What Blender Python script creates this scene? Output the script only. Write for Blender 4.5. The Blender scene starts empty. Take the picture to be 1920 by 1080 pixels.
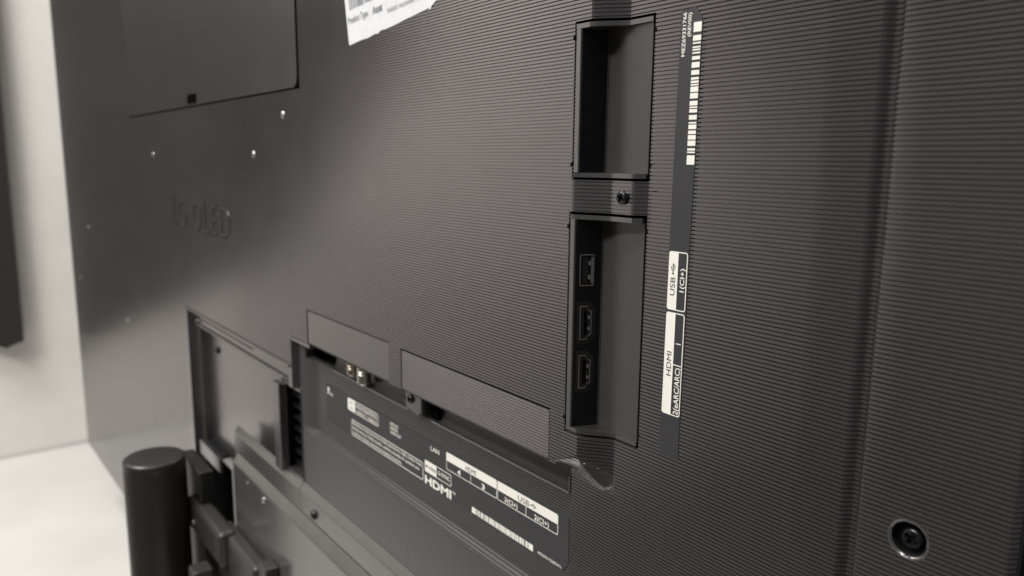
import bpy, bmesh, math, random
import numpy as np
from mathutils import Matrix, Vector
from mathutils.geometry import tessellate_polygon

random.seed(7)
rng = np.random.default_rng(7)
S = 0.001                                   # everything below is written in millimetres
scene = bpy.context.scene
COL = scene.collection

# ------------------------------------------------------------------ camera
cam_data = bpy.data.cameras.new('camera')
cam = bpy.data.objects.new('camera', cam_data)
COL.objects.link(cam)
scene.camera = cam
cam_data.sensor_width = 36.0
cam_data.lens = 26.488
cam_data.clip_start = 0.01
cam_data.clip_end = 50.0
RM = Matrix(((0.61193956, -0.13782423, 0.77880322),
             (0.79084099, 0.09414774, -0.60473691),
             (0.01002483, 0.98597195, 0.16660977)))
cam.matrix_world = Matrix.Translation(Vector((241.334, -228.752, 60.407)) * S) @ RM.to_4x4()
cam_data.dof.use_dof = True
cam_data.dof.focus_distance = 0.318
cam_data.dof.aperture_fstop = 11.0
cam_data.dof.aperture_blades = 0

# ------------------------------------------------------------------ world and lamps
world = bpy.data.worlds.new('World')
scene.world = world
world.use_nodes = True
wbg = world.node_tree.nodes['Background']
wbg.inputs['Color'].default_value = (1.0, 0.955, 0.95, 1)
wbg.inputs['Strength'].default_value = 0.10
scene.view_settings.view_transform = 'Standard'
scene.view_settings.look = 'None'
scene.view_settings.exposure = 0.0
scene.view_settings.gamma = 1.0


def ceiling_lamp(name, loc, sx, sy, power, target, col=(1.0, 0.975, 0.94)):
    l = bpy.data.lights.new(name, 'AREA')
    l.shape = 'RECTANGLE'
    l.size = sx * S
    l.size_y = sy * S
    l.energy = power
    l.color = col
    o = bpy.data.objects.new(name, l)
    o.location = Vector(loc) * S
    d = Vector(target) - Vector(loc)
    o.rotation_euler = d.to_track_quat('-Z', 'Y').to_euler()
    COL.objects.link(o)
    return o


ceiling_lamp('ceiling_lamp', (-1250, -800, 1650), 900, 260, 40, (-1400, -500, -700))
ceiling_lamp('ceiling_lamp', (-420, -1850, 1750), 1200, 300, 63, (-350, -900, -300))
ceiling_lamp('ceiling_lamp', (150, -500, 1500), 350, 350, 9, (0, 0, 0))


# ------------------------------------------------------------------ materials
def new_mat(name):
    m = bpy.data.materials.new(name)
    m.use_nodes = True
    nt = m.node_tree
    return m, nt, nt.nodes['Principled BSDF']


def simple(name, col, rough=0.5, metal=0.0, ior=1.5, noise=None, bump=None, spec=0.5):
    m, nt, b = new_mat(name)
    b.inputs['Base Color'].default_value = (*col, 1)
    b.inputs['Roughness'].default_value = rough
    b.inputs['Metallic'].default_value = metal
    b.inputs['IOR'].default_value = ior
    b.inputs['Specular IOR Level'].default_value = spec
    tc = nt.nodes.new('ShaderNodeTexCoord')
    if noise:
        sc, amt = noise
        n = nt.nodes.new('ShaderNodeTexNoise')
        n.inputs['Scale'].default_value = sc
        n.inputs['Detail'].default_value = 6
        nt.links.new(tc.outputs['Object'], n.inputs['Vector'])
        r = nt.nodes.new('ShaderNodeMapRange')
        r.inputs['To Min'].default_value = rough - amt
        r.inputs['To Max'].default_value = rough + amt
        nt.links.new(n.outputs['Fac'], r.inputs['Value'])
        nt.links.new(r.outputs['Result'], b.inputs['Roughness'])
        mx = nt.nodes.new('ShaderNodeMix')
        mx.data_type = 'RGBA'
        mx.inputs[6].default_value = (*[c * 0.88 for c in col], 1)
        mx.inputs[7].default_value = (*[min(1, c * 1.1) for c in col], 1)
        nt.links.new(n.outputs['Fac'], mx.inputs[0])
        nt.links.new(mx.outputs[2], b.inputs['Base Color'])
    if bump:
        sc, st, dist = bump
        n2 = nt.nodes.new('ShaderNodeTexNoise')
        n2.inputs['Scale'].default_value = sc
        n2.inputs['Detail'].default_value = 3
        nt.links.new(tc.outputs['Object'], n2.inputs['Vector'])
        bp = nt.nodes.new('ShaderNodeBump')
        bp.inputs['Strength'].default_value = st
        bp.inputs['Distance'].default_value = dist
        nt.links.new(n2.outputs['Fac'], bp.inputs['Height'])
        nt.links.new(bp.outputs['Normal'], b.inputs['Normal'])
    return m


def dusty(name, col, rough, dust=0.5, smudge=True, ior=1.5, metal=0.9):
    """dark plastic with white dust specks, small scratches and rubbed chalky smudges"""
    m, nt, b = new_mat(name)
    L = nt.links
    b.inputs['IOR'].default_value = ior
    b.inputs['Metallic'].default_value = metal
    tc = nt.nodes.new('ShaderNodeTexCoord')

    def noise(scale, detail=2.0, vec=None, rough_=0.5):
        n = nt.nodes.new('ShaderNodeTexNoise')
        n.inputs['Scale'].default_value = scale
        n.inputs['Detail'].default_value = detail
        n.inputs['Roughness'].default_value = rough_
        L.new(vec or tc.outputs['Object'], n.inputs['Vector'])
        return n.outputs['Fac']

    def ramp(v, a, c):
        r = nt.nodes.new('ShaderNodeMapRange')
        r.inputs['From Min'].default_value = a
        r.inputs['From Max'].default_value = c
        L.new(v, r.inputs['Value'])
        return r.outputs['Result']

    def mul(a, c):
        x = nt.nodes.new('ShaderNodeMath')
        x.operation = 'MULTIPLY'
        for i, q in enumerate((a, c)):
            if isinstance(q, (int, float)):
                x.inputs[i].default_value = q
            else:
                L.new(q, x.inputs[i])
        return x.outputs[0]

    def mx(a, c):
        x = nt.nodes.new('ShaderNodeMath')
        x.operation = 'MAXIMUM'
        L.new(a, x.inputs[0])
        L.new(c, x.inputs[1])
        return x.outputs[0]
    # dust motes: small random voronoi cells
    v = nt.nodes.new('ShaderNodeTexVoronoi')
    v.inputs['Scale'].default_value = 165
    L.new(tc.outputs['Object'], v.inputs['Vector'])
    sep = nt.nodes.new('ShaderNodeSeparateColor')
    L.new(v.outputs['Color'], sep.inputs[0])
    pick = ramp(sep.outputs[0], 0.86, 0.90)
    core = ramp(v.outputs['Distance'], 0.075, 0.03)
    motes = mul(mul(pick, core), dust)
    # a few scratches: stretched cells
    mp = nt.nodes.new('ShaderNodeMapping')
    mp.inputs['Rotation'].default_value = (0, 0.7, 0)
    mp.inputs['Scale'].default_value = (1.0, 1.0, 5.0)
    L.new(tc.outputs['Object'], mp.inputs['Vector'])
    v2 = nt.nodes.new('ShaderNodeTexVoronoi')
    v2.inputs['Scale'].default_value = 58
    L.new(mp.outputs[0], v2.inputs['Vector'])
    sep2 = nt.nodes.new('ShaderNodeSeparateColor')
    L.new(v2.outputs['Color'], sep2.inputs[0])
    scr = mul(mul(ramp(sep2.outputs[1], 0.90, 0.93), ramp(v2.outputs['Distance'], 0.10, 0.04)), 0.16 * dust)
    mask = mx(motes, scr)
    if smudge:
        s = mul(ramp(noise(13, 4), 0.62, 0.80), ramp(noise(85, 5, None, 0.7), 0.46, 0.75))
        mask = mx(mask, mul(s, 0.20))
    cm = nt.nodes.new('ShaderNodeMix')
    cm.data_type = 'RGBA'
    cm.inputs[6].default_value = (*col, 1)
    cm.inputs[7].default_value = (0.62, 0.58, 0.54, 1)
    L.new(mask, cm.inputs[0])
    L.new(cm.outputs[2], b.inputs['Base Color'])
    rr = nt.nodes.new('ShaderNodeMapRange')
    rr.inputs['To Min'].default_value = rough - 0.02
    rr.inputs['To Max'].default_value = rough + 0.04
    L.new(noise(22, 5), rr.inputs['Value'])
    L.new(rr.outputs['Result'], b.inputs['Roughness'])
    bp = nt.nodes.new('ShaderNodeBump')
    bp.inputs['Strength'].default_value = 0.04
    bp.inputs['Distance'].default_value = 0.0001
    L.new(noise(2600, 2), bp.inputs['Height'])
    L.new(bp.outputs['Normal'], b.inputs['Normal'])
    return m


PL = dusty('ribbed_plastic', (0.258, 0.247, 0.252), 0.195)
PLS = dusty('smooth_plastic', (0.235, 0.228, 0.231), 0.24, 0.4, False)
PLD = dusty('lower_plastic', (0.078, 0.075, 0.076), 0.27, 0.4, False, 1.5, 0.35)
TRAY = simple('tray_plastic', (0.047, 0.046, 0.045), 0.2, bump=(1400, 0.3, 0.0002))
TRAYDK = simple('port_wall_plastic', (0.004, 0.004, 0.0045), 0.5, spec=0.25)
BLK = simple('black_plastic', (0.008, 0.008, 0.009), 0.45)
EDGE = simple('letter_edge', (0.030, 0.028, 0.028), 0.7, spec=0.1)
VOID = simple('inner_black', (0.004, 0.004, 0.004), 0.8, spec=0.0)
SHELL = simple('dull_nickel', (0.50, 0.47, 0.43), 0.35, 1.0)
NICK = simple('nickel', (0.62, 0.59, 0.54), 0.3, 1.0, noise=(900, 0.1))
GOLD = simple('brass', (0.50, 0.44, 0.35), 0.32, 1.0)
SCRW = simple('black_zinc', (0.045, 0.045, 0.048), 0.28, 0.85, noise=(1500, 0.12))
SCRL = simple('bright_screw', (0.55, 0.54, 0.52), 0.3, 1.0)
LBL = simple('label_black', (0.030, 0.030, 0.033), 0.5, noise=(300, 0.05))
WHT = simple('white_print', (0.80, 0.78, 0.72), 0.6)
INK = simple('black_print', (0.02, 0.02, 0.022), 0.6)
GRYINK = simple('grey_print', (0.20, 0.21, 0.23), 0.6)
PAPER = simple('paper', (0.66, 0.675, 0.69), 0.7, noise=(160, 0.05), bump=(60, 0.25, 0.001))
METAL = simple('powder_coat', (0.17, 0.165, 0.16), 0.22, 0.65, noise=(60, 0.03))
POLE = simple('pole_paint', (0.028, 0.025, 0.023), 0.33, 0.3, noise=(50, 0.03))
DARKM = simple('dark_powder_coat', (0.035, 0.034, 0.033), 0.36, 0.15, noise=(60, 0.03))
CAPD = simple('clamp_black', (0.010, 0.010, 0.010), 0.42)
CAP = simple('cap_plastic', (0.022, 0.022, 0.022), 0.3)
WALLM = simple('white_wall_paint', (0.75, 0.725, 0.685), 0.8, noise=(9, 0.03), bump=(160, 0.08, 0.001))
TABLEM = simple('white_laminate', (0.63, 0.622, 0.60), 0.42, noise=(7, 0.03))
FLOORM = simple('floor_carpet', (0.07, 0.066, 0.06), 0.9, noise=(30, 0.05))
DISP = simple('display_grey', (0.030, 0.027, 0.025), 0.7, spec=0.2)


# ------------------------------------------------------------------ mesh helpers
def link(name, verts, faces, m, parent=None, smooth=None, world_mm=True):
    me = bpy.data.meshes.new(name)
    v = np.asarray(verts, dtype=np.float64) * S
    me.from_pydata(v.tolist(), [], [tuple(int(i) for i in f) for f in faces])
    me.materials.append(m)
    me.update()
    if smooth is not None:
        me.shade_smooth()
        me.set_sharp_from_angle(angle=math.radians(smooth))
    return put(name, me, parent)


def put(name, me, parent=None, loc=None, rot=None):
    o = bpy.data.objects.new(name, me)
    COL.objects.link(o)
    if loc is not None:
        o.location = Vector(loc) * S
    if rot is not None:
        o.rotation_euler = rot
    if parent is not None:
        o.parent = parent
        o.matrix_parent_inverse = WM[parent.name].inverted()
    WM[o.name] = Matrix.LocRotScale(o.location, o.rotation_euler, None)
    return o


WM = {}


def empty(name, loc, label, cat, group=None):
    o = bpy.data.objects.new(name, None)
    o.location = Vector(loc) * S
    COL.objects.link(o)
    o['label'] = label
    o['category'] = cat
    if group:
        o['group'] = group
    WM[o.name] = Matrix.Translation(o.location)
    return o


class Mesh:
    def __init__(self):
        self.v = []
        self.f = []

    def add(self, vs, fs):
        k = len(self.v)
        self.v += [tuple(p) for p in vs]
        self.f += [tuple(i + k for i in f) for f in fs]
        return self

    def box(self, x0, x1, y0, y1, z0, z1):
        vs = [(x, y, z) for z in (z0, z1) for y in (y0, y1) for x in (x0, x1)]
        return self.add(vs, [(0, 2, 3, 1), (4, 5, 7, 6), (0, 1, 5, 4), (2, 6, 7, 3), (0, 4, 6, 2), (1, 3, 7, 5)])

    def prism(self, poly, a, b, mapf):
        """poly: 2-D outline; mapf(u, v, w) -> xyz; extruded from w=a to w=b"""
        n = len(poly)
        vs = [mapf(u, v, a) for u, v in poly] + [mapf(u, v, b) for u, v in poly]
        fs = [(i, (i + 1) % n, n + (i + 1) % n, n + i) for i in range(n)]
        tri = tessellate_polygon([[Vector((u, v, 0)) for u, v in poly]])
        fs += [tuple(reversed(t)) for t in tri] + [tuple(i + n for i in t) for t in tri]
        return self.add(vs, fs)

    def flat(self, poly, mapf, holes=()):
        loops = [poly] + list(holes)
        pts = [p for l in loops for p in l]
        tri = tessellate_polygon([[Vector((u, v, 0)) for u, v in l] for l in loops])
        return self.add([mapf(u, v) for u, v in pts], tri)

    def tube(self, c, axis, r, length, n=28, r2=None):
        a = Vector(axis).normalized()
        p = a.orthogonal().normalized()
        q = a.cross(p)
        c = Vector(c)
        r2 = r if r2 is None else r2
        vs = []
        for k, rr in ((0, r), (1, r2)):
            for i in range(n):
                t = 2 * math.pi * i / n
                vs.append(tuple(c + a * length * k + (p * math.cos(t) + q * math.sin(t)) * rr))
        fs = [(i, (i + 1) % n, n + (i + 1) % n, n + i) for i in range(n)]
        fs += [tuple(reversed(range(n))), tuple(range(n, 2 * n))]
        return self.add(vs, fs)

    def lathe(self, c, axis, prof, n=32, cap0=True, cap1=True):
        """prof: list of (distance along the axis, radius)"""
        a = Vector(axis).normalized()
        p = a.orthogonal().normalized()
        q = a.cross(p)
        c = Vector(c)
        vs = []
        for d, r in prof:
            for i in range(n):
                t = 2 * math.pi * i / n
                vs.append(tuple(c + a * d + (p * math.cos(t) + q * math.sin(t)) * r))
        fs = []
        for k in range(len(prof) - 1):
            fs += [(k * n + i, k * n + (i + 1) % n, (k + 1) * n + (i + 1) % n, (k + 1) * n + i) for i in range(n)]
        if cap0:
            fs.append(tuple(reversed(range(n))))
        if cap1:
            fs.append(tuple(range((len(prof) - 1) * n, len(prof) * n)))
        return self.add(vs, fs)

    def build(self, name, m, parent=None, bevel=0, smooth=30, seg=2):
        me = bpy.data.meshes.new(name)
        bm = bmesh.new()
        bv = [bm.verts.new(Vector(p) * S) for p in self.v]
        for f in self.f:
            try:
                bm.faces.new([bv[i] for i in f])
            except ValueError:
                pass
        bmesh.ops.remove_doubles(bm, verts=bm.verts, dist=1e-7)
        bmesh.ops.recalc_face_normals(bm, faces=bm.faces)
        if bevel:
            es = [e for e in bm.edges if len(e.link_faces) == 2 and e.calc_face_angle(0) > 0.45]
            bmesh.ops.bevel(bm, geom=es, offset=bevel * S, segments=seg, profile=0.5, affect='EDGES', clamp_overlap=True)
        bm.to_mesh(me)
        bm.free()
        me.materials.append(m)
        me.shade_smooth()
        me.set_sharp_from_angle(angle=math.radians(smooth))
        o = put(name, me, parent)
        if bevel:
            wn = o.modifiers.new('weighted_normal', 'WEIGHTED_NORMAL')
            wn.keep_sharp = True
            wn.weight = 100
        return o


def rrect(x0, y0, x1, y1, r, n=5):
    pts = []
    for cx, cy, a0 in ((x1 - r, y0 + r, -90), (x1 - r, y1 - r, 0), (x0 + r, y1 - r, 90), (x0 + r, y0 + r, 180)):
        for i in range(n + 1):
            t = math.radians(a0 + 90 * i / n)
            pts.append((cx + r * math.cos(t), cy + r * math.sin(t)))
    return pts


def text_mesh(s, height, width=None, bold=0.0, align='LEFT', track=1.0):
    """2-D outline triangles of a string, cap height in mm; returns (pts, tris)"""
    cu = bpy.data.curves.new('t', 'FONT')
    cu.body = s
    cu.size = 1.0
    cu.offset = bold
    cu.space_character = track
    cu.resolution_u = 3
    ob = bpy.data.objects.new('t', cu)
    COL.objects.link(ob)
    dg = bpy.context.evaluated_depsgraph_get()
    me = ob.evaluated_get(dg).to_mesh()
    v = np.array([p.co[:2] for p in me.vertices]) if len(me.vertices) else np.zeros((0, 2))
    f = [tuple(p.vertices) for p in me.polygons]
    ob.evaluated_get(dg).to_mesh_clear()
    bpy.data.objects.remove(ob)
    bpy.data.curves.remove(cu)
    k = height / 0.729
    if len(v):
        v = v * k
        v[:, 0] -= v[:, 0].min()
        w = v[:, 0].max()
        if width:
            v[:, 0] *= width / w
            w = width
        if align == 'CENTER':
            v[:, 0] -= w / 2
        if align == 'RIGHT':
            v[:, 0] -= w
    return v, f


def add_text(mb, mapf, u, v, s, height, width=None, bold=0.0, align='LEFT', track=1.0):
    pts, f = text_mesh(s, height, width, bold, align, track)
    if isinstance(mb, Print):
        mb = mb.new()
    if len(pts):
        mb.add([mapf(u + a, v + b) for a, b in pts], f)


class Print:
    """collects strings and marks of one colour; each becomes a piece of its own"""

    def __init__(self):
        self.items = []

    def new(self):
        self.items.append(Mesh())
        return self.items[-1]

    def flat(self, *a):
        self.new().flat(*a)

    def build(self, name, m, parent):
        for q in self.items:
            if q.v:
                q.build(name, m, parent)


def rect(mb, mapf, u0, v0, u1, v1):
    mb.flat([(u0, v0), (u1, v0), (u1, v1), (u0, v1)], mapf)


def ring(mb, mapf, u0, v0, u1, v1, r, t):
    mb.flat(rrect(u0, v0, u1, v1, r), mapf, [list(reversed(rrect(u0 + t, v0 + t, u1 - t, v1 - t, max(0.2, r - t))))])


# ------------------------------------------------------------------ the setting: wall and table
WX = -2010.0
wall = Mesh().box(WX - 80, WX, -3700, 1100, -1450, 2000).build('wall', WALLM)
wall['label'] = 'plain white wall at the end of the table beyond the television'
wall['category'] = 'wall'
wall['kind'] = 'structure'

table = empty('table', (-900, -300, -707), 'white laminate table top under the television and its stand', 'table')
Mesh().box(WX + 2, 700, -480, 900, -740, -707).build('table_top', TABLEM, table, bevel=2)
Mesh().box(WX + 1, WX + 10, -480, 900, -706.6, -690).build('upstand', TABLEM, table, bevel=1.5)

for x in (-1900, 600):
    Mesh().box(x, x + 40, -440, 860, -1450, -740.5).build('leg', TABLEM, table, bevel=2)
floor = Mesh().box(-2090, 3000, -3700, 1100, -1500, -1450).build('floor', FLOORM)
floor['label'] = 'dark floor below the table'
floor['category'] = 'floor'
floor['kind'] = 'structure'

# a dark screen hung on the white wall
disp = empty('wall_screen', (WX, -500, 0), 'dark flat screen hung on the white wall at the far left', 'screen')
prof = [(-64, 640), (-66, -398), (-104, -413), (-190, -366), (-330, -312), (-480, -252), (-600, -190), (-720, -80), (-860, 120), (-1040, 420), (-1120, 640)]  # outline out of view is made up, slanted to grade the cover's reflection
Mesh().prism(prof, WX + 14, WX + 44, lambda u, v, w: (w, u, v)).build('screen_body', DISP, disp, bevel=2)
Mesh().box(WX, WX + 14, -560, -240, -100, 420).build('wall_mount', BLK, disp)

# ------------------------------------------------------------------ the television
tv = empty('television', (-665, 30, -560), 'large dark grey television seen from behind, its ribbed back facing us', 'television')

PITCH = 1.6
HOLES = []      # (x0, x1, z0, z1) openings through the rear cover


def lin(t):
    t = np.clip(t, 0, 1)
    s = t * t * (3 - 2 * t)
    return 0.55 * t + 0.45 * s


def prof_top(x):
    return 10 * lin((x + 0.5) / 13.0)


def prof_mid(x):
    return 5.6 * lin((x + 10) / 19.0) + 4.4 * lin((x - 21.5) / 4.5)


def prof_low(x):
    return 10 * lin((x + 3.0) / 14.5)


def bump_cut(X, Z):
    z0 = np.interp(X, [-17.6, -2, 4, 12], [-81.8, -74.0, -75.6, -82.0])
    z1 = np.interp(X, [-17.6, -6, 1, 5, 8, 10, 12], [-86.5, -90.0, -92.3, -92.0, -90.6, -88.4, -84.0])
    t = np.clip((z0 - Z) / (z0 - z1), 0, 1)
    return 10 * (0.75 * t ** 1.7 + 0.25 * t * t * (3 - 2 * t))


def base_depth(X, Z):
    ramp = np.where(Z > 85, prof_top(X), np.where(Z > -62, prof_mid(X), prof_low(X)))
    y = ramp.copy()
    # rounded lower end of the raised part
    end = np.where(X > -17.6, bump_cut(X, Z), np.where(Z < -84, 10.0, 0.0))
    y = np.maximum(y, np.where(X > -352, end, 0))
    # recessed label field: gently sloping left wall, ledge below
    lf = (X > -352) & (Z <= -84)
    a = np.clip(1 - (X + 346) / 27.0, 0, 1)
    b = np.clip(1 - (Z + 165.5) / 6.5, 0, 1)
    t = 1 - np.clip(np.sqrt(a * a + b * b), 0, 1)
    fld = 5 + 5 * lin(t)
    fld = np.where((Z < -165.5) & lf, 5.0, fld)
    y = np.where(lf, np.minimum(y, fld), y)
    # deeper pocket for the sockets that look down
    sl = (X > -337) & (X < -17.5) & (Z < -84) & (Z > -101)
    y = np.where(sl, 15.0, y)
    # vertical groove
    g = np.abs(X - 122.3)
    y = y + 3.3 * np.minimum(lin((X - 118.8) / 2.8), lin((125.9 - X) / 2.4))
    # outer roll-off at the right and left edge
    y = y + 3.0 * np.clip((X - 169.5) / 2.0, 0, 1) ** 2
    # bay for the stand
    bay = (X > -671) & (X < -360) & (Z < -110.5) & (Z > -430)
    y = np.where(bay, 8.0 * np.clip((-110.6 - Z) / 3.0, 0, 1), y)
    inner = (X > -650) & (X < -390) & (Z < -128.9) & (Z > -430)
    y = np.where(inner, 8.0 + 8.0 * np.clip((-129.0 - Z) / 3.5, 0, 1), y)
    rail = (X >= -390) & (X < -346) & (Z < -130) & (Z > -430)
    y = np.where(rail, 4.0, y)
    slot = (X > -379) & (X < -346.5) & (Z < -133) & (Z > -209)
    y = np.where(slot, 26.0, y)
    gap = (X > -655) & (X < -585) & (Z < -287) & (Z > -430)
    y = np.where(gap, 30.0, y)
    return y


def rib_mask(X, Z):
    m = np.ones_like(X)
    m[(X > -672) & (X < -346) & (Z < -111)] = 0
    m[(Z < -166) & (X > -400)] = 0
    m[(X > -337) & (X < -17) & (Z < -84) & (Z > -101)] = 0
    bc = bump_cut(X, Z)
    on = (X > -17.6) & (X < 12.5) & (Z < -73) & (Z > -94)
    fade = np.maximum(np.clip(1 - bc / 0.9, 0, 1), np.clip((bc - 9.3) / 0.7, 0, 1) * np.clip((-Z - 90) / 3, 0, 1))
    m = np.where(on & (bc > 0), m * fade, m)
    m *= np.clip((X + 560) / 240, 0.12, 1)
    return m


HOLES += [(-10.6, 26.3, 52.4, 119.6), (-11.8, 25.8, -65.2, 38.2),
          (-316.5, -183.6, -83.8, -56.4), (-167.4, -22.6, -83.8, -57.2),
          (-895, -314.5, 112.0, 330.0), (136.8, 147.6, -63.4, -52.6)]

zs = []
z = 520.0
while z > -548:
    for fr in (0.0, 0.60, 0.66, 0.86, 0.92):
        zs.append(z - fr * PITCH)
    z -= PITCH
zs = np.array(zs)
rib = np.tile([0, 0, 1, 1, 0], len(zs) // 5).astype(float)
# extra rows where edges lie
ext = list(np.arange(-92.7, -73.6, 0.3)) + [-80.5, -83.9, -84.1, -100.9, -101.1, -110.4, -110.6, -112, -113.6, -128.8, -129.0, -130.7, -132.5, -132.9, -133.1, -208.9, -209.1, -286.9, -287.1, -158.8, -160, -161, -162, -163, -164, -165, -166, -84.6, -85.4, -61.9, -62.1]
for h in HOLES:
    ext += [h[2], h[3]]
allz = np.concatenate([zs, ext])
allr = np.concatenate([rib, np.interp(ext, zs[::-1], rib[::-1])])
o_ = np.argsort(-allz)
zs, rib = allz[o_], allr[o_]
xs = [-1538, -1400, -1200, -1000, -895, -800, -700]
xs += [-671.2, -670.8, -655.2, -654.8, -650.2, -649.8, -620, -585.2, -584.8, -500, -430, -390.2, -389.8, -379.2, -378.8, -360.2, -359.8, -352.2, -351.8,
       -346.7, -346.3, -337.2, -336.8]
xs += list(np.linspace(-345.5, -318, 16))
xs += [-316.5, -290, -250, -200, -183.6, -167.4, -120, -80, -40, -23.7, -23.3, -22.6, -17.7, -17.3]
xs += list(np.arange(-17.0, 14, 0.5)) + list(np.arange(14, 30, 1.0)) + [-10.6, -11.8, 26.3, 25.8, 40, 70, 100]
xs += list(np.linspace(118.6, 126.2, 22)) + [136.8, 140, 145, 147.6, 160, 168] + list(np.linspace(169.4, 171.6, 6))
for h in HOLES:
    xs += [h[0], h[1]]
xs = np.array(sorted(set(np.round(xs, 3))))
X, Z = np.meshgrid(xs, zs)
Y = base_depth(X, Z) + 1.05 * rib[:, None] * rib_mask(X, Z)
# lower edge of the set rises slightly to the right
low = Z < -300
zcut = np.where(X < -1150, -548 + (X + 1538) * 0.048, -529.0)
Z2 = np.where(low, np.maximum(Z, zcut), Z)
nz, nx = X.shape
V = np.stack([X, Y, Z2], -1).reshape(-1, 3)
I = np.arange(nz * nx).reshape(nz, nx)
quads = np.stack([I[1:, :-1], I[1:, 1:], I[:-1, 1:], I[:-1, :-1]], -1)
xc = (xs[:-1] + xs[1:]) / 2
zc = (zs[:-1] + zs[1:]) / 2
keep = np.ones((nz - 1, nx - 1), bool)
for h in HOLES:
    keep &= ~((zc[:, None] > h[2]) & (zc[:, None] < h[3]) & (xc[None] > h[0]) & (xc[None] < h[1]))
dz = np.abs(Z2[:-1, :-1] - Z2[1:, :-1])
keep &= dz > 1e-6
q = quads[keep]
me = bpy.data.meshes.new('rear_cover')
me.vertices.add(len(V))
me.vertices.foreach_set('co', (V * S).astype(np.float32).ravel())
me.loops.add(q.size)
me.loops.foreach_set('vertex_index', q.astype(np.int32).ravel())
me.polygons.add(len(q))
me.polygons.foreach_set('loop_start', np.arange(0, q.size, 4, dtype=np.int32))
me.update(calc_edges=True)
me.validate()
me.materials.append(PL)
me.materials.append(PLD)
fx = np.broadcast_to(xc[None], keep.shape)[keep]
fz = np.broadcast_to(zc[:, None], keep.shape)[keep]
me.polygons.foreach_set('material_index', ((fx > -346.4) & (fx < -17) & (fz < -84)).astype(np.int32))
me.shade_smooth()
me.set_sharp_from_angle(angle=math.radians(22))
put('rear_cover', me, tv)

# what closes the body behind the openings, and the thin screen behind it
Mesh().box(-1530, 165, 28, 31, -520, 515).build('inner_chassis', VOID, tv)
Mesh().box(-1538.3, -1537.8, 0.2, 40, -545, 519).build('cover_side', BLK, tv)
Mesh().box(171.5, 172.3, 13.2, 40, -530, 519).build('cover_side', BLK, tv)
Mesh().box(-1541, 212, 40, 47, -520, 540).build('screen_panel', BLK, tv, bevel=1)

# access cover at the upper left, with its small dark slot
cov = Mesh()
outer = rrect(-893.6, 113.6, -317.6, 330, 9, 6)
cov.prism(outer, -0.7, 3.2, lambda u, v, w: (u, w, v))
ac = cov.build('access_cover', PLS, tv, bevel=1.6, seg=3)
Mesh().prism(rrect(-613, 115.5, -579, 125, 2), -0.95, 0.5, lambda u, v, w: (u, w, v)).build('pry_slot', VOID, ac)
Mesh().box(-900, -310, 5, 6, 108, 335).build('cover_seat', VOID, ac)

# raised maker's lettering
def relief(off, y0, y1):
    """the raised words as two meshes, one per word"""
    from collections import Counter
    pts, tri = text_mesh('LG OLED', 33, 206, off, track=1.16)
    n = len(pts)
    ux = np.sort(pts[:, 0])
    k = int(np.argmax(np.diff(ux)))
    cut = (ux[k] + ux[k + 1]) / 2
    vs = [(-702 + u, y0, -17 + v) for u, v in pts] + [(-702 + u, y1, -17 + v) for u, v in pts]
    words = []
    for left in (True, False):
        tw = [f for f in tri if (pts[f[0]][0] < cut) == left]
        ec = Counter()
        for f in tw:
            for i in range(len(f)):
                a, c = f[i], f[(i + 1) % len(f)]
                ec[(min(a, c), max(a, c))] += 1
        fs = tw + [(a, c, c + n, a + n) for (a, c), q in ec.items() if q == 1]
        used = sorted({i for f in fs for i in f})
        ix = {q: i for i, q in enumerate(used)}
        words.append(Mesh().add([vs[q] for q in used], [tuple(ix[q] for q in f) for f in fs]))
    return words


for top, rim in zip(relief(-0.012, -0.75, 0.2), relief(0.016, -0.22, 0.2)):
    rl = top.build('raised_lettering', PLS, tv)
    rim.build('letter_edge', EDGE, rl)

# port covers
for (x0, x1, z0, z1, mt) in ((-316, -184.4, -83.4, -57.4, PLS), (-166.7, -23.4, -83.4, -58.3, PL)):
    c = Mesh()
    if mt is PLS:
        c.prism([(x0, z0), (x1, z0), (x1, z1), (x0, z1)], 0.5, 3.0, lambda u, v, w: (u, w, v))
    else:
        zz = z1
        vs, fs = [], []
        rows = [z1]
        dep = [0.3]
        k = z1 - 0.4
        while k - PITCH > z0:
            rows += [k, k - 0.16, k - 0.42, k - 0.58]
            dep += [0.3, 0.40, 0.40, 0.3]
            k -= PITCH
        rows.append(z0)
        dep.append(0.3)
        for r_, d_ in zip(rows, dep):
            vs += [(x0, d_, r_), (x1, d_, r_)]
        fs = [(2 * i, 2 * i + 1, 2 * i + 3, 2 * i + 2) for i in range(len(rows) - 1)]
        nn = len(vs)
        vs += [(x0, 3, z1), (x1, 3, z1), (x0, 3, z0), (x1, 3, z0)]
        fs += [(0, nn, nn + 1, 1), (nn - 2, nn - 1, nn + 3, nn + 2), (nn, nn + 2, nn + 3, nn + 1)]
        fs += [tuple([nn] + list(range(0, nn, 2)) + [nn + 2]), tuple([nn + 1] + list(range(1, nn, 2)) + [nn + 3])]
        c.add(vs, fs)
    c.build('port_cover', mt, tv, bevel=0.25 if mt is PLS else 0)

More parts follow.
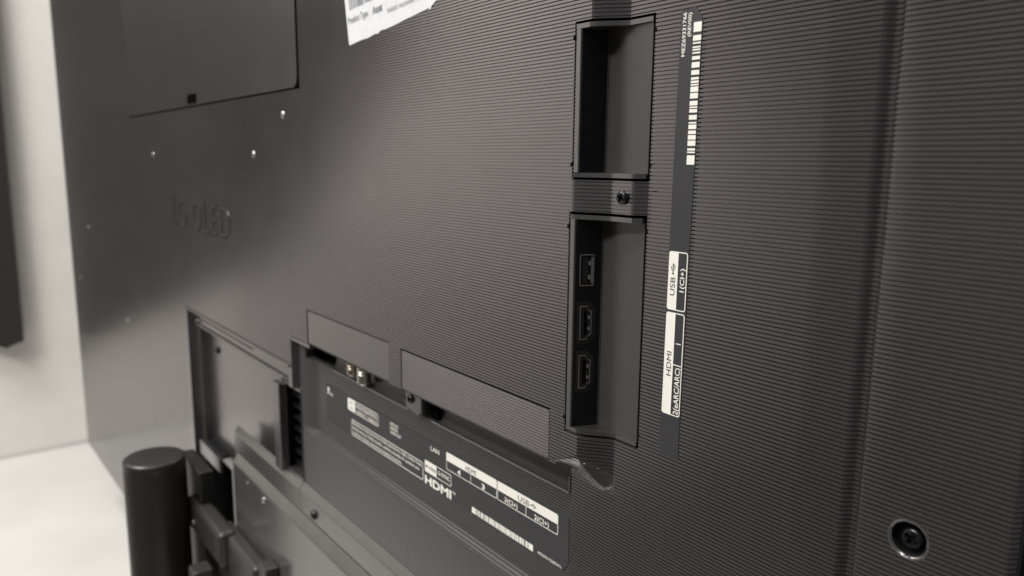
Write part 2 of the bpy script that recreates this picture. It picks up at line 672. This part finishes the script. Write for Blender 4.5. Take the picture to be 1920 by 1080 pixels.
# land between the two covers ends in a short rounded lip; ledge lip of the socket pocket
Mesh().box(-147, -17.8, 9.2, 11.0, -101.9, -100.7).build('ledge_lip', PLS, tv, bevel=0.5)
Mesh().box(-293, -176, 9.4, 11.0, -102.6, -101.2).build('ledge_lip', PLS, tv, bevel=0.5)
Mesh().box(-18.2, -17.2, 9.4, 15, -101, -92.5).build('ledge_end', PLS, tv, bevel=0.3)
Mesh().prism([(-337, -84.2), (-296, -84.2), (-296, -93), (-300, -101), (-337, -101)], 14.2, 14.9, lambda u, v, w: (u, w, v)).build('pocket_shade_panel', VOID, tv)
lp = Mesh()
lp.tube((-360, 3.0, -86.2), (1, 0, 0), 3.0, 46, 20)
lp.build('pocket_lip', PLS, tv)

# antenna sockets under the first cover
for (x, y, zb, r, m) in ((-236, 8.2, -99.0, 4.9, NICK), (-255, 8.6, -97.0, 4.2, GOLD)):
    a = Mesh().lathe((x, y, -72), (0, 0, -1), [(0, r), (4, r), (-zb - 72 - 1.2, r), (-zb - 72, r - 0.9), (-zb - 72, r - 2.2), (-zb - 74, r - 2.2)], 28, False, True)
    s = a.build('antenna_socket', m, tv)
    k = Mesh()
    for j in range(7):
        k.lathe((x, y, -79 - 2.0 * j), (0, 0, -1), [(0, r), (0.35, r + 0.28), (0.7, r + 0.28), (1.05, r)], 28, False, False)
    k.build('socket_thread', m, s)


# ------------------------------------------------------------------ screws
def screw_mesh(r, h, slot=0.62, w=0.2):
    """pan head with a cross recess, facing -Y, seated at y = 0"""
    m = Mesh()
    n = 32
    prof = [(0, r), (h * 0.45, r), (h * 0.8, r * 0.9), (h, r * 0.72)]
    m.lathe((0, 0, 0), (0, -1, 0), prof, n, False, False)
    a, b_ = slot * r, w * r
    cross = [(b_, a), (b_, b_), (a, b_), (a, -b_), (b_, -b_), (b_, -a), (-b_, -a), (-b_, -b_), (-a, -b_), (-a, b_), (-b_, b_), (-b_, a)]
    circ = [(r * 0.72 * math.cos(2 * math.pi * i / n), r * 0.72 * math.sin(2 * math.pi * i / n)) for i in range(n)]
    m.flat(circ, lambda u, v: (u, -h, v), [cross])
    k = len(m.v)
    dp = h * 0.9
    m.add([(u, -h, v) for u, v in cross] + [(u * 0.8, -h + dp, v * 0.8) for u, v in cross],
          [(i, (i + 1) % 12, 12 + (i + 1) % 12, 12 + i) for i in range(12)] + [tuple(range(12, 24))])
    me = bpy.data.meshes.new('screw')
    bm = bmesh.new()
    bv = [bm.verts.new(Vector(p) * S) for p in m.v]
    for f in m.f:
        try:
            bm.faces.new([bv[i] for i in f])
        except ValueError:
            pass
    bmesh.ops.remove_doubles(bm, verts=bm.verts, dist=2e-6)
    bmesh.ops.recalc_face_normals(bm, faces=bm.faces)
    bm.to_mesh(me)
    bm.free()
    me.shade_smooth()
    me.set_sharp_from_angle(angle=math.radians(32))
    return me


SM = screw_mesh(2.9, 1.9)
SM.materials.append(SCRW)
SB = screw_mesh(3.6, 2.0)
SB.materials.append(SCRW)
SS = screw_mesh(3.2, 1.4)
SS.materials.append(SCRL)
SG = screw_mesh(4.2, 2.0)
SG.materials.append(METAL)
SG2 = screw_mesh(4.6, 2.4)
SG2.materials.append(SCRW)

put('screw', SM, tv, (16.0, 5.5, 45.4), (0, 0.35, 0))
# the deep-set screw at the lower right, in its dished well
well = Mesh().lathe((142.2, 10, -58), (0, 1, 0), [(0.55, 5.6), (1.0, 5.35), (3.6, 5.1), (3.7, 0.2)], 48, False, True)
w_ = well.build('screw_well', TRAYDK, tv, smooth=50)
Mesh().lathe((142.2, 10, -58), (0, 1, 0), [(0.06, 6.6), (-0.12, 6.3), (0.0, 6.0), (0.6, 5.55), (1.2, 5.5)], 48, False, False).build('well_rim', PLS, w_, smooth=60)
plate = Mesh().flat([(136.6, -63.6), (147.8, -63.6), (147.8, -52.4), (136.6, -52.4)], lambda u, v: (u, 10.05, v),
                    [[(142.2 + 6.2 * math.cos(-2 * math.pi * i / 40), -58 + 6.2 * math.sin(-2 * math.pi * i / 40)) for i in range(40)]])
plate.build('well_surround', PL, w_)
put('screw', SB, tv, (142.4, 13.4, -58.2), (0, 0.5, 0))
SD = screw_mesh(3.0, 1.2)
SD.materials.append(SCRL)
for (x, zz, m) in ((-349.9, 93.9, 0), (-421.1, 63.3, 0), (-1014.1, -186.8, 1), (-782.3, 63.3, 0), (-1303.6, -64.9, 0), (-1441.2, -175.3, 1), (-795.3, -268.0, 0)):
    put('screw', SS if m else SD, tv, (x, 0.5, zz), (0, random.uniform(0, 1.5), 0))
put('screw', SM, tv, (28.3 + 0.4, 10.6, 48.6), (0, 0.2, 0)).scale = (0.22, 0.22, 0.22)
# screw tab under the second cover
tab = Mesh()
tab.prism([(-170.6, -84.2), (-152.0, -84.2), (-152.0, -96.0), (-155, -99.4), (-170.6, -97.4)], 5.0, 7.0, lambda u, v, w: (u, w, v))
tab.box(-152.2, -151.2, 5.2, 15, -99, -84.2)
tb = tab.build('screw_tab', PLS, tv, bevel=0.3)
tv_sc = put('screw', SM, tv, (-163.5, 5.0, -90.4), (0, 0.9, 0))
Mesh().box(-151.1, -143.2, 12.0, 14.9, -100.8, -84.1).build('tab_recess', VOID, tv)

# ------------------------------------------------------------------ cable trays with their ports
XYZ = lambda u, v, w: (u, v, w)


def tray(z0, z1, pt, pb, xl, xr, tilt):
    body = [(xl, 0.0), (xl + 3.0, 0.0), (-2.4, 12.6), (xr - 0.4, 10.6), (xr - 0.4, 15), (xl, 15)]
    m = Mesh().prism(body, z0 + 1.9, z1 - 1.9, XYZ)
    tr = m.build('cable_tray', TRAY, tv, bevel=0.35)
    for a, c, pf in ((z0, z0 + 2.0, pb), (z1 - 2.0, z1, pt)):
        xx = np.linspace(xl, xr - 0.1, 34)
        top = [(float(x), float(pf(np.array(x)) - 0.15)) for x in xx]
        poly = top + [(xr - 0.1, 15), (xl, 15)]
        Mesh().prism(poly, a, c, XYZ).build('tray_lip', PLS, tr, bevel=0.6, seg=4, smooth=60)
    Mesh().box(xl + 0.1, xl + 2.8, -0.14, 0.1, z0 + 2.1, z1 - 2.1).build('rim_strip', PLS, tr, bevel=0.1)
    Mesh().tube((-2.25, 12.3, z0 + 2.0), (0, 0, 1), 0.28, z1 - z0 - 4.0, 10).build('corner_bead', TRAY, tr)
    # dark inner wall carrying the ports, and small clips at the rim
    wv = Mesh().prism([(xl + 3.15, 0.5), (-2.3, 12.55), (-2.15, 12.5), (xl + 3.35, 0.5)], z0 + 2.0, z1 - 2.0, XYZ)
    wv.build('port_wall', TRAYDK, tr)
    for zz in (z1 - 5.5, z0 + 5.5):
        Mesh().box(xl - 2.2, xl - 0.4, -0.05, 1.2, zz - 0.9, zz + 0.9).build('clip_notch', VOID, tr)
        Mesh().box(xr + 0.5, xr + 1.9, 9.95, 11.2, zz - 0.6, zz + 0.6).build('clip_notch', VOID, tr)
    return tr


TA = tray(53.5, 118.5, prof_top, prof_mid, -9.5, 25.2, 0)
TB = tray(-64.0, 37.0, prof_mid, prof_low, -10.7, 24.7, 0)

# ports sit on the sloping wall: s runs along the wall from its rim, n points out of it
W0 = Vector((-7.75, 0.5))
W1 = Vector((-2.3, 12.55))
WD = (W1 - W0).normalized()
WN = Vector((WD.y, -WD.x))


def wallmap(zc, sc):
    def f(u, v, w=0.0):         # u along z, v across the wall, w out of it
        p = W0 + WD * (sc + v) + WN * (0.12 + w)
        return (p.x, p.y, zc + u)
    return f


def usb_port(zc):
    f = wallmap(zc, 5.6)
    m = Mesh()
    o = rrect(-8.6, -4.3, 8.6, 4.3, 0.8)
    m.flat(o, lambda u, v: f(u, v, 0.05))
    ps = m.build('usb_port', BLK, tv)
    sh = Mesh()
    out, inn = rrect(-7.2, -3.4, 7.2, 3.4, 0.5), rrect(-6.85, -3.05, 6.85, 3.05, 0.4)
    sh.flat(out, lambda u, v: f(u, v, 0.55), [list(reversed(inn))])
    for lp_ in (out, inn):
        n = len(lp_)
        sh.add([f(u, v, 0.55) for u, v in lp_] + [f(u, v, 0.0) for u, v in lp_], [(i, (i + 1) % n, n + (i + 1) % n, n + i) for i in range(n)])
    sh.prism([(-5.9, 2.0), (5.9, 2.0), (5.9, 2.9), (-5.9, 2.9)], 0.1, 0.5, f)
    sh.build('shell', SHELL, ps)
    tg = Mesh().prism([(-5.9, -1.9), (5.9, -1.9), (5.9, 0.4), (-5.9, 0.4)], 0.06, 0.4, f)
    tg.build('tongue', BLK, ps)
    ct = Mesh()
    for u in (-3.2, 3.2):
        ct.prism(rrect(u - 1.0, 0.7, u + 1.0, 1.7, 0.4), 0.1, 0.62, f)
    ct.build('spring_contact', NICK, ps)


def hdmi_port(zc):
    f = wallmap(zc, 5.7)
    plate_ = [(-9.8, -4.2), (9.8, -4.2), (9.8, 1.6), (6.4, 4.6), (-6.4, 4.6), (-9.8, 1.6)]
    m = Mesh()
    m.prism(plate_, 0.0, 0.25, f)
    ps = m.build('hdmi_port', BLK, tv, bevel=0.1)

    def d_shape(k):
        return [(-7.9 + k, -2.9 + k), (7.9 - k, -2.9 + k), (7.9 - k, 0.4), (6.1 - k * 0.8, 1.2), (5.4 - k, 2.7 - k), (-5.4 + k, 2.7 - k), (-6.1 + k * 0.8, 1.2), (-7.9 + k, 0.4)]
    out, inn = d_shape(0), d_shape(0.36)
    sh = Mesh()
    sh.flat(out, lambda u, v: f(u, v, 0.6), [list(reversed(inn))])
    for lp_ in (out, inn):
        n = len(lp_)
        sh.add([f(u, v, 0.6) for u, v in lp_] + [f(u, v, 0.2) for u, v in lp_], [(i, (i + 1) % n, n + (i + 1) % n, n + i) for i in range(n)])
    sh.build('shell', SHELL, ps)
    tg = Mesh().prism([(-5.6, -0.9), (5.6, -0.9), (5.6, 0.5), (-5.6, 0.5)], 0.26, 0.5, f)
    tg.build('tongue', VOID, ps)
    ct = Mesh()
    for u in (-2.6, 2.6):
        ct.prism(rrect(u - 0.8, 0.9, u + 0.8, 1.9, 0.35), 0.26, 0.66, f)
    ct.build('spring_contact', NICK, ps)


usb_port(11.8)
hdmi_port(-12.6)
hdmi_port(-35.7)


# ------------------------------------------------------------------ printed labels
def trident(mb, f, u, v, s):
    """the usual three-pronged port symbol, pointing along +u"""
    if isinstance(mb, Print):
        mb = mb.new()

    def seg(a, c, w):
        a, c = Vector(a), Vector(c)
        d = (c - a).normalized()
        n_ = Vector((-d.y, d.x)) * w / 2
        mb.flat([(u + s * p.x, v + s * p.y) for p in (a - n_, c - n_, c + n_, a + n_)], f)

    def disc(c, r):
        mb.flat([(u + s * (c[0] + r * math.cos(2 * math.pi * i / 14)), v + s * (c[1] + r * math.sin(2 * math.pi * i / 14))) for i in range(14)], f)
    seg((-1, 0), (0.8, 0), 0.16)
    disc((-1, 0), 0.24)
    mb.flat([(u + s * 0.75, v - s * 0.26), (u + s * 1.25, v), (u + s * 0.75, v + s * 0.26)], f)
    seg((-0.6, 0), (-0.15, 0.42), 0.13)
    seg((-0.15, 0.42), (0.25, 0.42), 0.13)
    disc((0.32, 0.42), 0.17)
    seg((-0.3, 0), (0.1, -0.42), 0.13)
    seg((0.1, -0.42), (0.5, -0.42), 0.13)
    mb.flat([(u + s * 0.45, v - s * 0.57), (u + s * 0.75, v - s * 0.57), (u + s * 0.75, v - s * 0.27), (u + s * 0.45, v - s * 0.27)], f)


def bars(mb, f, u0, u1, v0, v1, e0, seed, unit):
    r = random.Random(seed)
    rect(mb, f, u0, v0, u0 + e0, v1)
    rect(mb, f, u1 - e0, v0, u1, v1)
    u = u0 + e0 + unit * 1.2
    while u < u1 - e0 - unit * 3:
        w = unit * r.choice((0.8, 0.8, 1.2, 1.8, 2.4, 2.8))
        rect(mb, f, u, v0, min(u + w, u1 - e0 - unit), v1)
        u += w + unit * r.choice((0.55, 0.55, 0.8, 1.3))


# --- strip label beside the trays: text runs upwards
ca, sa = math.cos(0.0065), math.sin(0.0065)


def strip_map(off):
    def f(u, v):     # u upwards from z = 0, v to the left of x = 43.4
        return (43.6 - v * ca + u * sa, 9.9 - off, u * ca + v * sa)
    return f


s0 = Mesh().prism([(-62.3, -5.0), (114.2, -5.6), (119.0, -2.2), (118.2, 5.0), (-62.9, 5.2)], 9.78, 9.92,
                  lambda u, v, w: (strip_map(0)(u, v)[0], w, strip_map(0)(u, v)[2]))
strip = s0.build('label_strip', LBL, tv)
strip['label'] = 'long narrow black port label stuck upright beside the cable trays'
f = strip_map(0.20)
pb = Print()
for (a, c) in ((0.6, 24.8), (-44.0, -0.4)):
    ring(pb, f, a, -4.75, c, 4.85, 1.1, 0.42)
    pb.flat([(a + 0.3, 0.0), (c - 0.3, 0.0), (c - 0.3, 4.4), (c - 0.8, 4.7), (a + 0.8, 4.7), (a + 0.3, 4.4)], strip_map(0.19))
rect(pb, f, -22.4, -4.5, -22.0, 0.2)
pb.build('printed_box', WHT, strip)
bm_ = Mesh()
bars(bm_, f, 59.6, 113.2, -5.3, -1.5, 3.6, 3, 0.72)
bm_.build('barcode', WHT, strip)
lw = Print()
add_text(lw, f, 101.0, 2.2, 'MEZ69331766', 1.75, 16.4, 0.012)
add_text(lw, f, 108.2, -0.2, '(REV00)', 1.6, 8.8, 0.012)
add_text(lw, f, 8.6, -3.5, '1(CI+)', 2.3, 9.6, 0.012)
add_text(lw, f, -13.3, -3.4, '1', 2.6, None, 0.005)
add_text(lw, f, -43.2, -3.7, '2(eARC/ARC)', 2.6, 20.0, 0.012)
lw.build('lettering', WHT, strip)
f2 = strip_map(0.26)
lk = Print()
add_text(lk, f2, 6.6, 1.1, 'USB', 2.6, 7.6, 0.0)
trident(lk, f2, 17.6, 2.4, 1.9)
add_text(lk, f2, -27.4, 1.0, 'HDMI', 2.6, 10.4, 0.0)
lk.build('lettering', INK, strip)


# --- wide label below the port covers
def low_map(off):
    return lambda u, v: (u, 9.9 - off, v)


s1 = Mesh().prism([(-306.0, -115.2), (-17.6, -114.6), (-17.6, -139.5), (-21.5, -145.2), (-306.6, -145.6)], 9.78, 9.92,
                  lambda u, v, w: (u, w, v))
low_ = s1.build('port_label', LBL, tv)
low_['label'] = 'wide black port label printed in white below the port covers'
f = low_map(0.22)
f2 = low_map(0.28)
f3 = low_map(0.34)
pw = Print()
# antenna box
ring(pw, f, -267, -126.4, -218, -117.0, 1.6, 0.5)
pw.flat(rrect(-266.7, -126.1, -254.5, -117.3, 1.3), f2)
rect(pw, f, -237.6, -126.1, -237.1, -117.2)
rect(pw, f, -254.6, -121.4, -218.2, -121.0)
# licence box
ring(pw, f, -261.3, -144.9, -157.6, -132.6, 1.5, 0.55)
# graphics maker's box
ring(pw, f, -155.4, -137.3, -124.4, -129.6, 1.0, 0.45)
pw.flat(rrect(-155.1, -137.0, -141.2, -129.9, 0.7), f2)
# hdmi and usb tables
for a, c, mid in ((-129.8, -77.7, -103.6), (-77.2, -25.6, -51.6)):
    ring(pw, f, a, -127.4, c, -116.2, 1.0, 0.42)
    pw.flat([(a + 0.3, -121.6), (c - 0.3, -121.6), (c - 0.3, -117.1), (c - 0.9, -116.5), (a + 0.9, -116.5), (a + 0.3, -117.1)], f2)
    rect(pw, f, mid - 0.2, -127.2, mid + 0.2, -121.4)
pw.build('printed_box', WHT, low_)
bc = Mesh()
bars(bc, f, -102.2, -45.2, -145.0, -141.3, 3.9, 11, 0.62)
bc.build('barcode', WHT, low_)
lw = Print()
add_text(lw, f, -148.2, -121.0, 'LAN', 3.0, 10.2, 0.015)
add_text(lw, f, -117.6, -126.4, '4', 3.2, 3.4, 0.03)
add_text(lw, f, -92.5, -126.4, '3', 3.2, 3.2, 0.03)
add_text(lw, f, -70.5, -126.2, '3(CI+)', 3.0, 11.6, 0.015)
add_text(lw, f, -44.6, -126.2, '2(CI+)', 3.0, 11.8, 0.015)
add_text(lw, f, -253.4, -120.5, 'SATELLITE', 2.2, 15.0, 0.012)
add_text(lw, f, -252.4, -125.5, 'LNB IN', 2.6, 12.6, 0.012)
add_text(lw, f, -236.3, -120.5, 'ANTENNA /', 2.2, 17.0, 0.012)
add_text(lw, f, -234.6, -125.5, 'CABLE IN', 2.6, 14.4, 0.012)
for i, s in enumerate(('OPTICAL', 'DIGITAL', 'AUDIO OUT')):
    add_text(lw, f, -201.0, -119.5 - 3.0 * i, s, 2.1, (11.5, 11.0, 15.0)[i], 0.02)
add_text(lw, f, -259.6, -135.9, 'Manufactured under license from Dolby Laboratories. Dolby, Dolby Vision,', 2.1, 100.5, 0.014)
add_text(lw, f, -259.6, -139.6, 'Dolby Atmos, Dolby Audio, and the double-D symbol are', 2.1, 97.0, 0.014)
add_text(lw, f, -259.6, -143.3, 'trademarks of Dolby Laboratories Licensing Corporation.', 2.1, 74.0, 0.014)
add_text(lw, f, -139.8, -134.4, 'G-SYNC', 2.6, 13.6, 0.02)
add_text(lw, f, -155.4, -145.3, 'HDMI', 5.6, 31.0, 0.035)
add_text(lw, f, -123.6, -141.2, 'TM', 1.8, 3.6, 0.012)
add_text(lw, f, -41.2, -144.2, 'MEZ69331735(REV01)', 1.55, 18.6, 0.012)
# small socket symbol with its word at the left end
lw.flat([(-301.4 + 1.7 * math.cos(2 * math.pi * i / 16), -119.4 + 1.7 * math.sin(2 * math.pi * i / 16)) for i in range(16)], f)
add_text(lw, f, -304.4, -123.6, 'AV IN', 2.2, 10.5, 0.02)
lw.build('lettering', WHT, low_)
lk = Print()
add_text(lk, f3, -108.8, -120.9, 'HDMI', 3.2, 10.6, 0.0)
add_text(lk, f3, -58.5, -120.8, 'USB', 3.2, 9.6, 0.0)
trident(lk, f3, -45.4, -119.2, 2.0)
add_text(lk, f3, -263.6, -120.7, 'ANT', 2.0, 6.0, 0.0)
add_text(lk, f3, -262.6, -124.8, 'IN', 2.0, 4.0, 0.0)
add_text(lk, f3, -150.2, -134.6, 'NVIDIA', 2.3, 8.4, 0.01)
lk.flat([(-153.0 + 1.3 * math.cos(2 * math.pi * i / 12), -133.4 + 0.9 * math.sin(2 * math.pi * i / 12)) for i in range(12)], f3)
lk.build('lettering', INK, low_)

# --- white asset sticker with a torn lower edge
th = 0.06
ct_, st_ = math.cos(th), math.sin(th)


def ast(off):
    def f(u, v):
        # slightly slanted sheet: origin at its lower left corner
        return (-229.3 + u * ct_ - v * 0.17, -0.10 - off - 0.25 * math.sin(u * 0.11) ** 2 * math.exp(-((v - 3) / 6.0) ** 2), 133.4 + u * st_ + v)
    return f


edge = [(0, 0.9), (0.8, 0.1), (8, 0.3), (17, 0.5), (27, 0.2), (36, 1.0), (41, 0.4), (44, 1.7), (50, 1.3), (62, 1.6), (76, 2.3), (90, 2.8), (100, 3.2), (101.6, 1.9), (103.2, 3.7), (108, 5.6), (110.5, 8), (111, 12)]
ag = Mesh()
N = len(edge)
rows = []
for k in range(7):
    rows.append([(u, v + (62 - v) * k / 6 if k else v) for u, v in edge])
pts = [p for r in rows for p in r]
fs = []
for k in range(6):
    for i in range(N - 1):
        fs.append((k * N + i, k * N + i + 1, (k + 1) * N + i + 1, (k + 1) * N + i))
fm = ast(0)
ag.add([fm(u, v) for u, v in pts], fs)
ast_o = ag.build('asset_sticker', PAPER, tv, smooth=60)
ast_o['label'] = 'white paper asset sticker with a torn lower edge'
ai = Print()
f = ast(0.22)
add_text(ai, f, 2.5, 13.2, 'Product Type :', 4.4, 29.5, 0.004)
add_text(ai, f, 36.0, 12.9, 'Asset', 4.6, 12.6, 0.03)
add_text(ai, f, 54.5, 9.8, 'Initial received date : 13', 3.4, 52, -0.004)
ai.build('lettering', GRYINK, ast_o)
ab = Mesh()
r = random.Random(5)
u = 6.0
while u < 92:
    w = r.choice((0.8, 0.8, 1.4, 2.2))
    rect(ab, f, u, 21.5, u + w, 40)
    u += w + r.choice((0.8, 0.8, 1.6))
ab.build('barcode', GRYINK, ast_o)

# ------------------------------------------------------------------ stand bay: fins in the slot, floor grille, bolts
Mesh().box(-675, -356, -1.6, 0.6, -112.6, -110.2).build('bay_rim', METAL, tv, bevel=0.7, seg=3)
Mesh().box(-650, -362, 6.2, 8.6, -131.2, -128.4).build('bay_rim', METAL, tv, bevel=0.7, seg=3)
Mesh().box(-396, -381, -1.5, 3.9, -213, -133).build('slot_frame', PLS, tv, bevel=0.8)
ln = Mesh().box(-378.9, -378.2, 5, 25.5, -209, -133)
ln.box(-378.2, -346.8, 25, 25.6, -209, -133)
ln.build('slot_liner', VOID, tv)
fins = []
fm_ = Mesh().box(-378.6, -346.9, 10, 25, -1.6, 1.6)
f0 = fm_.build('vent_fin', TRAYDK, tv, bevel=0.5)
f0.location.z += -142.5 * S
for i in range(1, 7):
    c = f0.copy()
    COL.objects.link(c)
    c.location.z = f0.location.z - i * 10.4 * S
Mesh().box(-649, -586, 6.5, 15.8, -272, -269).build('bay_floor', BLK, tv, bevel=0.4)
r0 = Mesh().box(-647, -645, 6.8, 15.7, -269.2, -267.6).build('floor_ridge', BLK, tv)
for i in range(1, 16):
    c = r0.copy()
    COL.objects.link(c)
    c.location.x = r0.location.x + i * 3.8 * S
Mesh().box(-662, -585.5, 3.0, 6.4, -287.5, -270.5).build('bay_frame', PLS, tv, bevel=0.8)
Mesh().box(-640, -470, 7.6, 7.95, -122.3, -121.6).build('ledge_slit', VOID, tv)
put('screw', SG, tv, (-659, 8.0, -128), (0, 0.3, 0))
put('screw', SG, tv, (-371, 8.0, -121), (0, 0.8, 0)).scale = (0.9, 0.9, 0.9)
put('screw', SG2, tv, (-612, 16.0, -153), (0, 0.3, 0))
put('screw', SG2, tv, (-404, 16.0, -145), (0, 0.3, 0))

# ------------------------------------------------------------------ the stand
st = empty('television_stand', (-590, -60, -707), 'dark metal stand with a round pole and bracket holding the television', 'stand')
# thin mounting plate and its upper rail
YZ = lambda u, v, w: (w, u, v)
mp_ = Mesh().prism([(4.8, -211.4), (1.2, -217.6), (0.5, -219.0), (0.5, -300), (4.8, -300)], -519, -346.3, YZ)
mp_.prism([(4.9, -211.4), (1.2, -217.6), (0.5, -219.0), (0.5, -300), (4.9, -300)], -346, -40, YZ)
mp_.build('mounting_plate', METAL, st, bevel=0.5)
bp_ = Mesh().prism([(0.2, -236.2), (-4.6, -245.4), (-5.6, -248.5), (-5.6, -430), (0.2, -430)], -509, -60, YZ)
bp_.build('bracket_plate', METAL, st, bevel=1.2, seg=3)
nb = Mesh().box(-520, -406, -23, -5.8, -430, -312)
nb.build('neck_block', DARKM, st, bevel=5.5, seg=5)
nb2 = Mesh().box(-405.7, -386, -19, -5.9, -430, -305)
nb2.build('neck_cheek', DARKM, st, bevel=2.0)
pole = Mesh().lathe((-601, -60, -698), (0, 0, 1), [(0, 31), (0.5, 31.3), (430, 31.3), (431, 31.0)], 64)
pole.build('pole', POLE, st)
cp = Mesh().lathe((-601, -60, -267), (0, 0, 1), [(0, 31.2), (7.0, 31.2), (8.4, 30.8), (9.5, 29.7), (9.9, 28.4), (10.0, 27.5)], 64)
cp.build('pole_cap', CAP, st)
ar = Mesh().box(-600, -482, -31, -12, -345, -308)
ar.build('arm', DARKM, st, bevel=6, seg=5)
a2 = Mesh().box(-640, -562, -25.5, -10, -430, -272)
a2.build('pole_clamp', CAPD, st, bevel=2, seg=3)
a3 = Mesh().box(-522, -500, -52, -32, -430, -350)
a3.build('hinge_block', DARKM, st, bevel=3, seg=3)
put('bolt', SS, st, (-572, -31.2, -330), (0, 0.4, 0))
put('screw', SM, st, (-315.9, 0.5, -228.8), (0, 0.4, 0)).scale = (1.35, 1.35, 1.35)
put('screw', SS, st, (-419.8, -5.6, -254), (0, 0.4, 0)).scale = (0.9, 0.9, 0.9)
put('screw', SS, st, (-463.5, -5.6, -252.3), (0, 0.4, 0)).scale = (0.4, 0.4, 0.4)
Mesh().lathe((-601, -60, -706.8), (0, 0, 1), [(0, 120), (6, 120), (8, 118), (8, 0.5)], 64).build('foot_plate', METAL, st)
